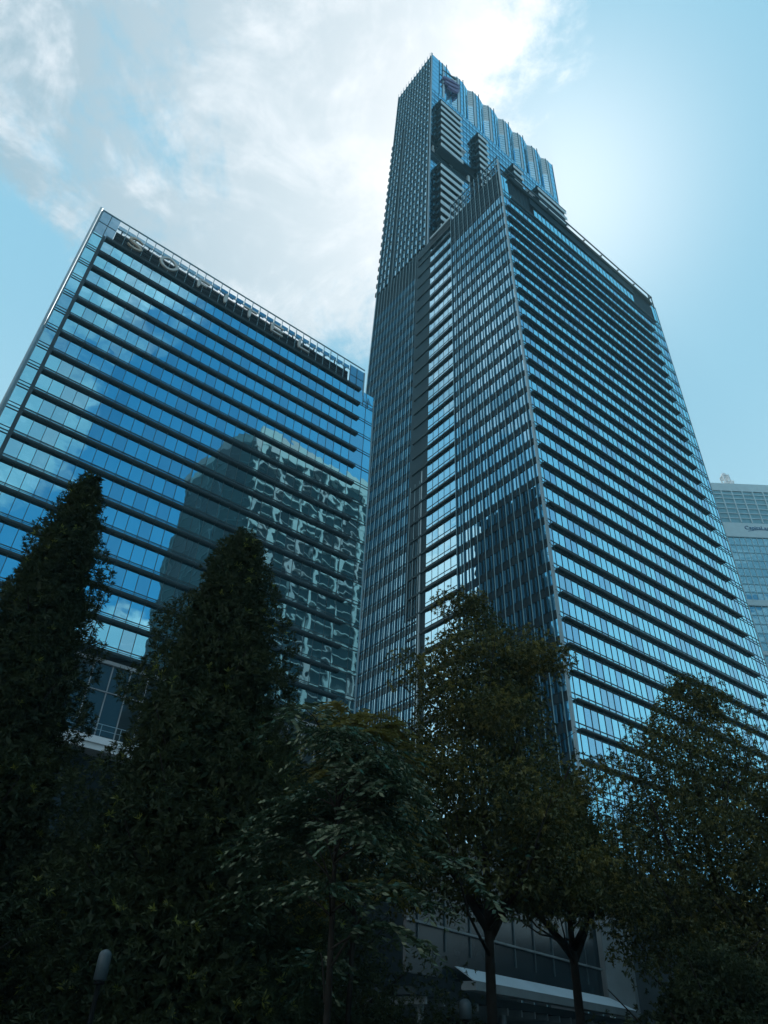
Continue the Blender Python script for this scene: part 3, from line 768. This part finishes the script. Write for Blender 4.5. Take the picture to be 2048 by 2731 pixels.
# ================================================================== TREES
def foliage(name, base, axis, ln, wd, mat, parent, fold_=0.25, droop=0.0, young=None, ymat=None):
    """leaf faces: base points, unit directions, lengths, widths -> one mesh"""
    n = len(base)
    rv = rng.normal(size=(n, 3)); side = np.cross(axis, rv); side /= np.linalg.norm(side, axis=1)[:, None] + 1e-9
    nr = np.cross(axis, side)
    ln = ln[:, None]; wd = wd[:, None]
    mid = base + axis * ln * 0.45
    tip = base + axis * ln - np.array([0, 0, 1.0]) * ln * droop
    v = np.stack([base, mid + side * wd * 0.5 + nr * wd * fold_, tip, mid - side * wd * 0.5 + nr * wd * fold_], axis=1).reshape(-1, 3)
    me = bpy.data.meshes.new(name)
    me.vertices.add(4 * n); me.vertices.foreach_set('co', v.astype(np.float32).ravel())
    me.loops.add(4 * n); me.loops.foreach_set('vertex_index', np.arange(4 * n, dtype=np.int32))
    me.polygons.add(n); me.polygons.foreach_set('loop_start', np.arange(0, 4 * n, 4, dtype=np.int32))
    me.materials.append(mat)
    if ymat is not None:
        me.materials.append(ymat); me.polygons.foreach_set('material_index', young.astype(np.int32))
    me.update(calc_edges=True); me.validate()
    o = bpy.data.objects.new(name, me); C.objects.link(o); o.parent = parent
    return o
def unit(a): return a / (np.linalg.norm(a, axis=1)[:, None] + 1e-9)
def whorls(cent, out, k, ln, wd, spread=0.9, yfrac=0.03):
    n = len(cent)
    c = np.repeat(cent, k, axis=0); o = np.repeat(out, k, axis=0)
    a = unit(o * 0.7 + rng.normal(size=c.shape) * spread)
    base = c + rng.normal(size=c.shape) * ln * 0.12
    L = ln * rng.uniform(0.6, 1.25, len(c)); W = wd * rng.uniform(0.7, 1.3, len(c))
    young = np.repeat((rng.random(n) < yfrac), k)
    return base, a, L, W, young
def lumpy(theta, z, seed):
    r = np.random.default_rng(seed); s = np.zeros_like(theta)
    for i in range(5):
        s += np.sin(theta * r.integers(1, 5) + z * r.uniform(0.6, 2.6) + r.uniform(0, 6.28)) * r.uniform(0.4, 1.0)
    return s / 3.0
def limbs(mb, root_pts, z0, top, n, reach, seed):
    r = random.Random(seed)
    for i in range(n):
        z = z0 + (top - z0) * (i + r.random()) / n
        a = r.random() * 6.283; q = reach(z) * r.uniform(0.55, 0.9)
        p0 = Vector((0, 0, z)) + root_pts(z); p2 = p0 + Vector((math.cos(a) * q, math.sin(a) * q, q * r.uniform(0.35, 0.8)))
        p1 = (p0 + p2) / 2 + Vector((0, 0, -0.12 * q)); w = 0.02 + 0.03 * (top - z) / top
        mb.tube([p0, p1, p2], [w, w * 0.7, w * 0.3], 6)

def conical_tree(x, y, top, radf, base, ncl, label, seed, leaf=0.125, lw=0.028, mat='leaf_dark', yfrac=0.02, lump=0.30, lean=(0, 0)):
    t = root('conical_tree', (x, y, 0), label, 'tree', group='trees in front of the towers')
    mb = MB(); lv = lambda z: Vector((lean[0] * z / top, lean[1] * z / top, 0))
    mb.tube([lv(z) + Vector((0, 0, z)) for z in (0, 1, top * .4, top * .75, top * .98)], [0.22, 0.17, 0.12, 0.07, 0.015], 9)
    limbs(mb, lv, base, top * .9, 26, lambda z: radf(top - z), seed)
    mb.build('trunk', M['bark'], t, smooth=True)
    u = rng.random(ncl * 3); d = (top - base) * u ** 0.62
    th = rng.uniform(0, 2 * np.pi, len(d)); z = top - d
    R = np.array([radf(q) for q in d]) * (1 + lump * lumpy(th, z * 1.3, seed))
    rr = R * (0.25 + 0.75 * rng.random(len(d)) ** 0.45)
    keep = rng.permutation(len(d))[:ncl]; d, th, z, R, rr = (q[keep] for q in (d, th, z, R, rr))
    cent = np.stack([rr * np.cos(th) + lean[0] * z / top, rr * np.sin(th) + lean[1] * z / top, z], 1)
    out = np.stack([np.cos(th), np.sin(th), np.full_like(th, 0.75)], 1)
    b, a, L, W, yg = whorls(cent, unit(out), 11, leaf, lw, 0.75, yfrac)
    nf = int(ncl * 2.2); d = (top - base) * rng.random(nf) ** 0.6; th = rng.uniform(0, 6.283, nf)
    q = np.array([radf(v) for v in d]) * 0.66 * rng.random(nf) ** 0.5
    fc = np.stack([q * np.cos(th) + lean[0] * (top - d) / top, q * np.sin(th) + lean[1] * (top - d) / top, top - d - 0.15], 1)
    b2, a2, L2, W2, y2 = whorls(fc, unit(rng.normal(size=fc.shape)), 3, 0.24, 0.085, 0.9, 0)
    b, a, L, W, yg = (np.concatenate(p) for p in ((b, b2), (a, a2), (L, L2), (W, W2), (yg, y2)))
    foliage('crown', b, a, L, W, M[mat], t, droop=0.08, young=yg, ymat=M['leaf_young'])
    return t
def broad_tree(x, y, top, radf, base, ncl, label, seed, leaf=0.09, lw=0.030, mat='leaf_mid', ymat='leaf_bronze_lit', yfrac=0.12, lump=0.3, fork=4.0, lean=(0, 0), k=12, nlimb=16, fill=3.0):
    t = root('broadleaf_tree', (x, y, 0), label, 'tree', group='trees in front of the towers')
    lv = lambda z: Vector((lean[0] * z / top, lean[1] * z / top, 0))
    mb = MB(); mb.tube([lv(z) + Vector((0, 0, z)) for z in (0, 0.6, fork, top * .6, top * .95)], [0.20, 0.14, 0.11, 0.06, 0.012], 10)
    limbs(mb, lv, fork * 0.9, top * .85, nlimb, lambda z: radf(max(top - z, 0.3)), seed)
    r = random.Random(seed + 5)
    for i in range(4):
        a = i * 1.6 + r.random(); q = radf((top - fork) * .6) * 0.75
        p0 = lv(fork) + Vector((0, 0, fork + 0.1 * i)); p3 = p0 + Vector((math.cos(a) * q, math.sin(a) * q, (top - fork) * r.uniform(.35, .55)))
        mb.tube([p0, p0.lerp(p3, .4) + Vector((math.cos(a) * .25, math.sin(a) * .25, 0)), p3], [0.10, 0.07, 0.02], 8)
    mb.build('trunk', M['bark'], t, smooth=True)
    # sub-crowns (clumps) carried on the limbs, with gaps between
    nc = 46; rr_ = np.random.default_rng(seed)
    d = (top - base) * rr_.random(nc) ** 0.75; th = rr_.uniform(0, 6.283, nc)
    q = np.array([radf(v) for v in d]) * (0.35 + 0.6 * rr_.random(nc) ** .6)
    cc = np.stack([q * np.cos(th), q * np.sin(th), top - d - 0.25], 1)
    cs = 0.40 + 0.42 * rr_.random(nc); cs *= np.minimum(1, 0.5 + d / 3) * max(radf((top - base) * .6), 1.2) / 2.4
    idx = rng.integers(0, nc, ncl); g = rng.normal(size=(ncl, 3)); g = unit(g) * (rng.random(ncl) ** 0.5)[:, None]
    cent = cc[idx] + g * (cs[idx])[:, None] * np.array([1.25, 1.25, 0.75])
    cent[:, 0] += lean[0] * cent[:, 2] / top; cent[:, 1] += lean[1] * cent[:, 2] / top
    out = unit(g + np.array([0, 0, 0.15]))
    b, a, L, W, yg = whorls(cent, out, k, leaf, lw, 0.9, yfrac)
    nf = int(ncl * fill); d = (top - base) * rng.random(nf) ** 0.62; th = rng.uniform(0, 6.283, nf)
    q = np.array([radf(v) for v in d]) * 0.68 * rng.random(nf) ** 0.5
    fc = np.stack([q * np.cos(th) + lean[0] * (top - d) / top, q * np.sin(th) + lean[1] * (top - d) / top, top - d - 0.3], 1)
    b2, a2, L2, W2, y2 = whorls(fc, unit(rng.normal(size=fc.shape)), 3, 0.15, 0.055, 0.9, 0)
    b, a, L, W, yg = (np.concatenate(p) for p in ((b, b2), (a, a2), (L, L2), (W, W2), (yg, y2)))
    foliage('crown', b, a, L, W, M[mat], t, droop=0.18, young=yg, ymat=M[ymat])
    return t
def pinnate_tree(x, y, top, spread_, base, nb_, label, seed, leaflet=0.12, lw=0.04, mat='leaf_gloss', ymat='leaf_bronze_lit', yfrac=0.1, stem=0.06):
    """arching twigs that carry two rows of leaflets"""
    t = root('pinnate_tree', (x, y, 0), label, 'tree', group='trees in front of the towers')
    r = np.random.default_rng(seed); mb = MB()
    mb.tube([(0, 0, 0), (0.05, 0, base), (0, 0.05, top * .7), (0, 0, top * .93)], [stem, stem * .85, stem * .5, 0.01], 8)
    Bs, As, Ls, Ws, Ys = [], [], [], [], []
    for i in range(nb_):
        h = base + (top - base) * r.random() ** 0.8; a = r.uniform(0, 6.283)
        ln = spread_ * (0.45 + 0.55 * r.random()) * (1 - 0.45 * (h - base) / (top - base + 1e-6))
        p0 = np.array([0, 0, h * 0.92]); rise = ln * r.uniform(0.05, 0.75)
        f0 = r.uniform(0.15, 0.4)
        P = [p0 + np.array([math.cos(a) * ln * s, math.sin(a) * ln * s, rise * math.sin(s * 2.2) - (0.05 + 0.3 * f0) * ln * s ** 3]) for s in np.linspace(0, 1, 7)]
        mb.tube(P, [0.018, 0.014, 0.012, 0.009, 0.007, 0.005, 0.003], 5)
        yg = r.random() < yfrac
        # leaf stalks along the outer part of each branch
        for s in np.linspace(f0, 1.0, 9):
            j = min(int(s * 6), 5); fr = s * 6 - j; q = P[j] * (1 - fr) + P[j + 1] * fr; tan = P[j + 1] - P[j]; tan /= np.linalg.norm(tan)
            for sgn_ in (-1, 1):
                sd = np.cross(tan, [0, 0, 1.0]); sd /= np.linalg.norm(sd) + 1e-9
                dr = tan * 0.55 + sd * sgn_ * r.uniform(.6, 1.0) + np.array([0, 0, r.uniform(-.15, .35)]); dr /= np.linalg.norm(dr)
                sl = 0.62 * r.uniform(.7, 1.15)
                m = 11
                ss = np.linspace(0.08, 1, m)
                pts = q + dr * sl * ss[:, None] - np.array([0, 0, 1.0]) * (sl * 0.32 * ss ** 2)[:, None]
                s2 = np.cross(dr, [0, 0, 1.0]); s2 /= np.linalg.norm(s2) + 1e-9
                for e in (-1, 1):
                    ax = s2 * e * 0.8 + dr * 0.45 + np.array([0, 0, -0.35]) + r.normal(size=(m, 3)) * 0.12
                    Bs.append(pts); As.append(unit(ax)); Ls.append(leaflet * r.uniform(.8, 1.2, m)); Ws.append(lw * r.uniform(.8, 1.2, m)); Ys.append(np.full(m, yg))
    mb.build('trunk', M['bark'], t, smooth=True)
    foliage('crown', np.concatenate(Bs), np.concatenate(As), np.concatenate(Ls), np.concatenate(Ws), M[mat], t, fold_=0.1, young=np.concatenate(Ys), ymat=M[ymat])
    return t
def at(az, D): return (D * math.sin(rad(az)), D * math.cos(rad(az)))

x, y = at(-27.6, 18); conical_tree(x, y, 14.75, lambda d: 0.12 + 0.40 * d ** 0.75, 0.6, 10500, 'leftmost tall dark conical tree with long narrow leaves', 3)
x, y = at(-13.2, 16); conical_tree(x, y, 12.7, lambda d: 0.10 + 0.66 * d ** 0.64, 0.5, 10500, 'dark conical tree in front of the dark mirrored building', 8, yfrac=0.03)
x, y = at(8.4, 20); broad_tree(x, y, 13.5, lambda d: 0.15 + 1.42 * d ** 0.50, 5.0, 8500, 'tall olive broadleaf tree with a forked trunk before the office tower', 21, lean=(.1, 0), yfrac=0.24, lump=.4, fill=1.3)
x, y = at(23.2, 26); broad_tree(x, y, 12.9, lambda d: 0.15 + 1.62 * d ** 0.52, 4.4, 7000, 'open crowned broadleaf tree before the sunshade face at right', 33, leaf=0.10, yfrac=0.14, lean=(.5, 0), fill=1.7)
x, y = at(-2.5, 11.5); pinnate_tree(x, y, 5.7, 2.6, 2.2, 40, 'small glossy tree with arching feather leaves in the middle front', 5, yfrac=0.0)
x, y = at(-1.0, 17); pinnate_tree(x, y, 8.7, 2.2, 4.0, 60, 'yellow green feather leaved tree behind the small glossy one', 9, leaflet=0.13, lw=0.05, mat='leaf_mid', yfrac=0.55)
x, y = at(-7.0, 20); conical_tree(x, y, 8.8, lambda d: 0.10 + 0.62 * d ** 0.6, 0.5, 2600, 'short dark conical tree rising behind the glossy feather tree', 14)
x, y = at(14.0, 24); broad_tree(x, y, 8.8, lambda d: 0.2 + 1.3 * d ** 0.5, 5.6, 3000, 'lower broadleaf tree hanging over the bright pavilion sill', 41, leaf=0.12, yfrac=0.05)
x, y = at(29.0, 25); broad_tree(x, y, 8.6, lambda d: 0.2 + 1.7 * d ** 0.5, 0.8, 4200, 'dense dark broadleaf tree cut by the right edge', 47, leaf=0.12, yfrac=0.05, fork=2.0)
x, y = at(-21, 22); broad_tree(x, y, 6.3, lambda d: 0.3 + 2.0 * d ** 0.5, 0.4, 4200, 'low dark rounded tree between the two tall conical trees', 52, mat='leaf_dark', ymat='leaf_young', yfrac=0.02, fork=1.5)
x, y = at(-31, 15); broad_tree(x, y, 5.2, lambda d: 0.3 + 1.5 * d ** 0.5, 0.3, 4200, 'low dark tree at the lower left corner', 57, mat='leaf_dark', ymat='leaf_young', yfrac=0.01, fork=1.2)
x, y = at(-5, 24); broad_tree(x, y, 6.6, lambda d: 0.3 + 2.4 * d ** 0.5, 0.4, 5200, 'wide dark thicket tree behind the middle trunks', 61, mat='leaf_dark', ymat='leaf_mid', yfrac=0.1, fork=1.5)
x, y = at(22.8, 21); broad_tree(x, y, 4.4, lambda d: 0.3 + 1.7 * d ** 0.5, 0.4, 3600, 'low dark tree beside the right end of the pavilion', 67, mat='leaf_dark', ymat='leaf_mid', yfrac=0.08, fork=1.0)
# leafy undergrowth nobody could count
n = 26000
ug_x = rng.uniform(-22, 24, n); ug_y = rng.uniform(9, 34, n)
h = 0.3 + 1.5 * (0.5 + 0.5 * np.sin(ug_x * .9 + 1.3 * np.sin(ug_y * .6))) * (0.4 + 0.6 * np.clip((ug_y - 9) / 12, 0, 1))
keep = ~((ug_x > 2) & (ug_y > 26))
cent = np.stack([ug_x, ug_y, h * rng.random(n) ** .6], 1)[keep]
b, a, L, W, yg = whorls(cent, unit(np.tile([0, 0, 1.0], (len(cent), 1)) + rng.normal(size=cent.shape) * .3), 3, 0.26, 0.05, 0.7, 0.05)
ug = foliage('undergrowth', b, a, L, W, M['leaf_dark'], None, droop=0.2, young=yg, ymat=M['leaf_mid'])
ug['kind'] = 'stuff'; ug['label'] = 'dark leafy undergrowth below the trees'; ug['category'] = 'ground cover'

# ================================================================== SKY, SUN, CAMERA
SUN_AZ, SUN_EL = 22.6, 59.5
sd = Vector((math.sin(rad(SUN_AZ)) * math.cos(rad(SUN_EL)), math.cos(rad(SUN_AZ)) * math.cos(rad(SUN_EL)), math.sin(rad(SUN_EL))))
W_ = bpy.data.worlds.new('World'); SC.world = W_; W_.use_nodes = True
nt = W_.node_tree; nt.nodes.clear()
wo = N(nt, 'ShaderNodeOutputWorld'); bg = N(nt, 'ShaderNodeBackground')
SKY_STR = 0.10
SKY_TINT = (0.03, 0.80, 1.0)
bg.inputs['Strength'].default_value = SKY_STR
nt.links.new(bg.outputs[0], wo.inputs[0])
sky = N(nt, 'ShaderNodeTexSky', sky_type='NISHITA', sun_disc=False, sun_elevation=rad(SUN_EL), sun_rotation=rad(SUN_AZ),
        altitude=10.0, air_density=1.0, dust_density=1.2, ozone_density=2.0)
tc = N(nt, 'ShaderNodeTexCoord')
def vm(op, a, b=None, out=0):
    n = N(nt, 'ShaderNodeVectorMath', operation=op)
    for i, q in enumerate((a, b)):
        if q is None: continue
        if isinstance(q, (tuple, list, Vector)): n.inputs[i].default_value = tuple(q)
        else: nt.links.new(q, n.inputs[i])
    return n.outputs['Value'] if op in ('DOT_PRODUCT', 'LENGTH') else n.outputs['Vector']
def mth(op, a, b=None, c=None, clamp=False):
    n = N(nt, 'ShaderNodeMath', operation=op); n.use_clamp = clamp
    for i, q in enumerate((a, b, c)):
        if q is None: continue
        if isinstance(q, (int, float)): n.inputs[i].default_value = q
        else: nt.links.new(q, n.inputs[i])
    return n.outputs[0]
def ramp(v, lo, hi, t0=0.0, t1=1.0):
    n = N(nt, 'ShaderNodeMapRange', interpolation_type='SMOOTHSTEP')
    nt.links.new(v, n.inputs['Value'])
    n.inputs['From Min'].default_value = lo; n.inputs['From Max'].default_value = hi
    n.inputs['To Min'].default_value = t0; n.inputs['To Max'].default_value = t1
    return n.outputs[0]
def mixc(f, a, b):
    n = N(nt, 'ShaderNodeMix', data_type='RGBA')
    if isinstance(f, (int, float)): n.inputs[0].default_value = f
    else: nt.links.new(f, n.inputs[0])
    for i, q in ((6, a), (7, b)):
        if isinstance(q, tuple): n.inputs[i].default_value = (*q, 1)
        else: nt.links.new(q, n.inputs[i])
    return n.outputs[2]
dirv = vm('NORMALIZE', tc.outputs['Generated'])
sep = N(nt, 'ShaderNodeSeparateXYZ'); nt.links.new(dirv, sep.inputs[0])
zc_ = mth('MAXIMUM', sep.outputs[2], 0.06)
px_ = mth('DIVIDE', sep.outputs[0], zc_); py_ = mth('DIVIDE', sep.outputs[1], zc_)
cmb = N(nt, 'ShaderNodeCombineXYZ'); nt.links.new(px_, cmb.inputs[0]); nt.links.new(py_, cmb.inputs[1])
plane = cmb.outputs[0]
def noise(vec, scale, detail=6, rough=0.55, dist=0.0, off=(0, 0, 0)):
    n = N(nt, 'ShaderNodeTexNoise'); nt.links.new(vm('ADD', vec, off), n.inputs['Vector'])
    n.inputs['Scale'].default_value = scale; n.inputs['Detail'].default_value = detail
    n.inputs['Roughness'].default_value = rough; n.inputs['Distortion'].default_value = dist
    return n.outputs['Fac']
K = 1.0 / SKY_STR
sdot = vm('DOT_PRODUCT', dirv, sd)
g0 = mth('MAXIMUM', sdot, 0.0)
glow = mth('POWER', g0, 75.0)
glow2 = mth('POWER', g0, 9.0)
# pale cyan haze in front and to the right, deep blue behind
front = ramp(sep.outputs[1], -0.50, 0.32)
kk = lambda r, g, b: (K * r, K * g, K * b)
base = mixc(front, vm('MULTIPLY', sky.outputs[0], SKY_TINT), kk(0.235, 0.475, 0.63))
low = ramp(sep.outputs[2], 0.80, 0.25)
base = mixc(mth('MULTIPLY', mth('MULTIPLY', low, front), 0.60), base, kk(0.56, 0.74, 0.79))
# clouds on a high layer
n1 = noise(plane, 2.6, 12, 0.66, 0.5, (3.1, 1.7, 0)); n2 = noise(plane, 8.0, 10, 0.68, 0.6, (9.3, 4.2, 0))
nmix = mth('ADD', mth('MULTIPLY', n1, 0.75), mth('MULTIPLY', n2, 0.25))
m1 = mth('MULTIPLY', ramp(px_, 0.46, 0.00), ramp(py_, 1.02, 0.74))
m1 = mth('MULTIPLY', m1, ramp(py_, -0.25, 0.0))
m1 = mth('MULTIPLY', m1, ramp(mth('SUBTRACT', py_, px_), 1.42, 1.05))
s_ = mth('ADD', py_, mth('ADD', mth('MULTIPLY', px_, 1.7), -0.64))
m3 = mth('MULTIPLY', ramp(s_, 0.30, -0.30), ramp(py_, -0.2, -0.4))
d4 = vm('LENGTH', vm('SUBTRACT', plane, (1.68, -1.34, 0)))
m4 = mth('MAXIMUM', ramp(d4, 0.34, 0.10), mth('MULTIPLY', ramp(px_, -1.05, -1.5), 1.0))
mask = mth('MAXIMUM', m1, mth('MAXIMUM', m3, m4))
thr = mth('SUBTRACT', 0.74, mth('MULTIPLY', mask, 0.40))
cov = ramp(mth('SUBTRACT', nmix, thr), -0.01, 0.13)
shade = ramp(mth('ADD', mth('MULTIPLY', noise(plane, 3.6, 11, 0.66, 0.7, (1.2, 7.7, 0)), 0.7), mth('MULTIPLY', noise(plane, 11.0, 6, 0.6, 0.4, (5.2, 2.7, 0)), 0.3)), 0.445, 0.63)
ccol = mixc(shade, kk(0.25, 0.37, 0.45), kk(0.68, 0.72, 0.77))
ccol = mixc(mth('MULTIPLY', glow2, 0.85), ccol, kk(0.93, 0.96, 0.98))
ccol = mixc(mth('MULTIPLY', ramp(px_, -1.05, -1.6), 0.85), ccol, kk(0.86, 0.95, 0.96))
col = mixc(mth('MULTIPLY', cov, 0.95), base, ccol)
gl = N(nt, 'ShaderNodeMix', data_type='RGBA', blend_type='ADD'); gl.inputs[0].default_value = 1.0
nt.links.new(col, gl.inputs[6])
gs = vm('SCALE', kk(0.44, 0.34, 0.27)); nt.links.new(glow, gs.node.inputs['Scale']); nt.links.new(gs, gl.inputs[7])
nt.links.new(gl.outputs[2], bg.inputs['Color'])

sun = bpy.data.lights.new('sun', 'SUN'); sun.energy = 4.0; sun.angle = rad(0.5); sun.color = (1.0, 0.95, 0.88)
so = bpy.data.objects.new('sun', sun); C.objects.link(so)
so.rotation_euler = (-sd).to_track_quat('-Z', 'Y').to_euler()

cam = bpy.data.cameras.new('camera'); co = bpy.data.objects.new('camera', cam); C.objects.link(co)
f_px = 1922.19
cam.sensor_fit = 'VERTICAL'; cam.sensor_height = 36.0; cam.sensor_width = 27.0
cam.lens = f_px / 2731 * 36.0
cam.clip_start = 0.1; cam.clip_end = 8000
fw = Vector((0, 0.79448651, 0.6072818)); rt = Vector((0.99904662, -0.02651156, 0.03468419)); up = Vector((-0.04365611, -0.60670283, 0.79372906))
m = Matrix(((rt.x, up.x, -fw.x, 0), (rt.y, up.y, -fw.y, 0), (rt.z, up.z, -fw.z, 1.6), (0, 0, 0, 1)))
co.matrix_world = m
SC.camera = co
SC.view_settings.view_transform = 'Standard'; SC.view_settings.look = 'None'
SC.view_settings.exposure = 0.38; SC.view_settings.gamma = 1.0
SC.cycles.use_denoising = True
SC.cycles.max_bounces = 8; SC.cycles.diffuse_bounces = 4; SC.cycles.glossy_bounces = 3; SC.cycles.transmission_bounces = 4
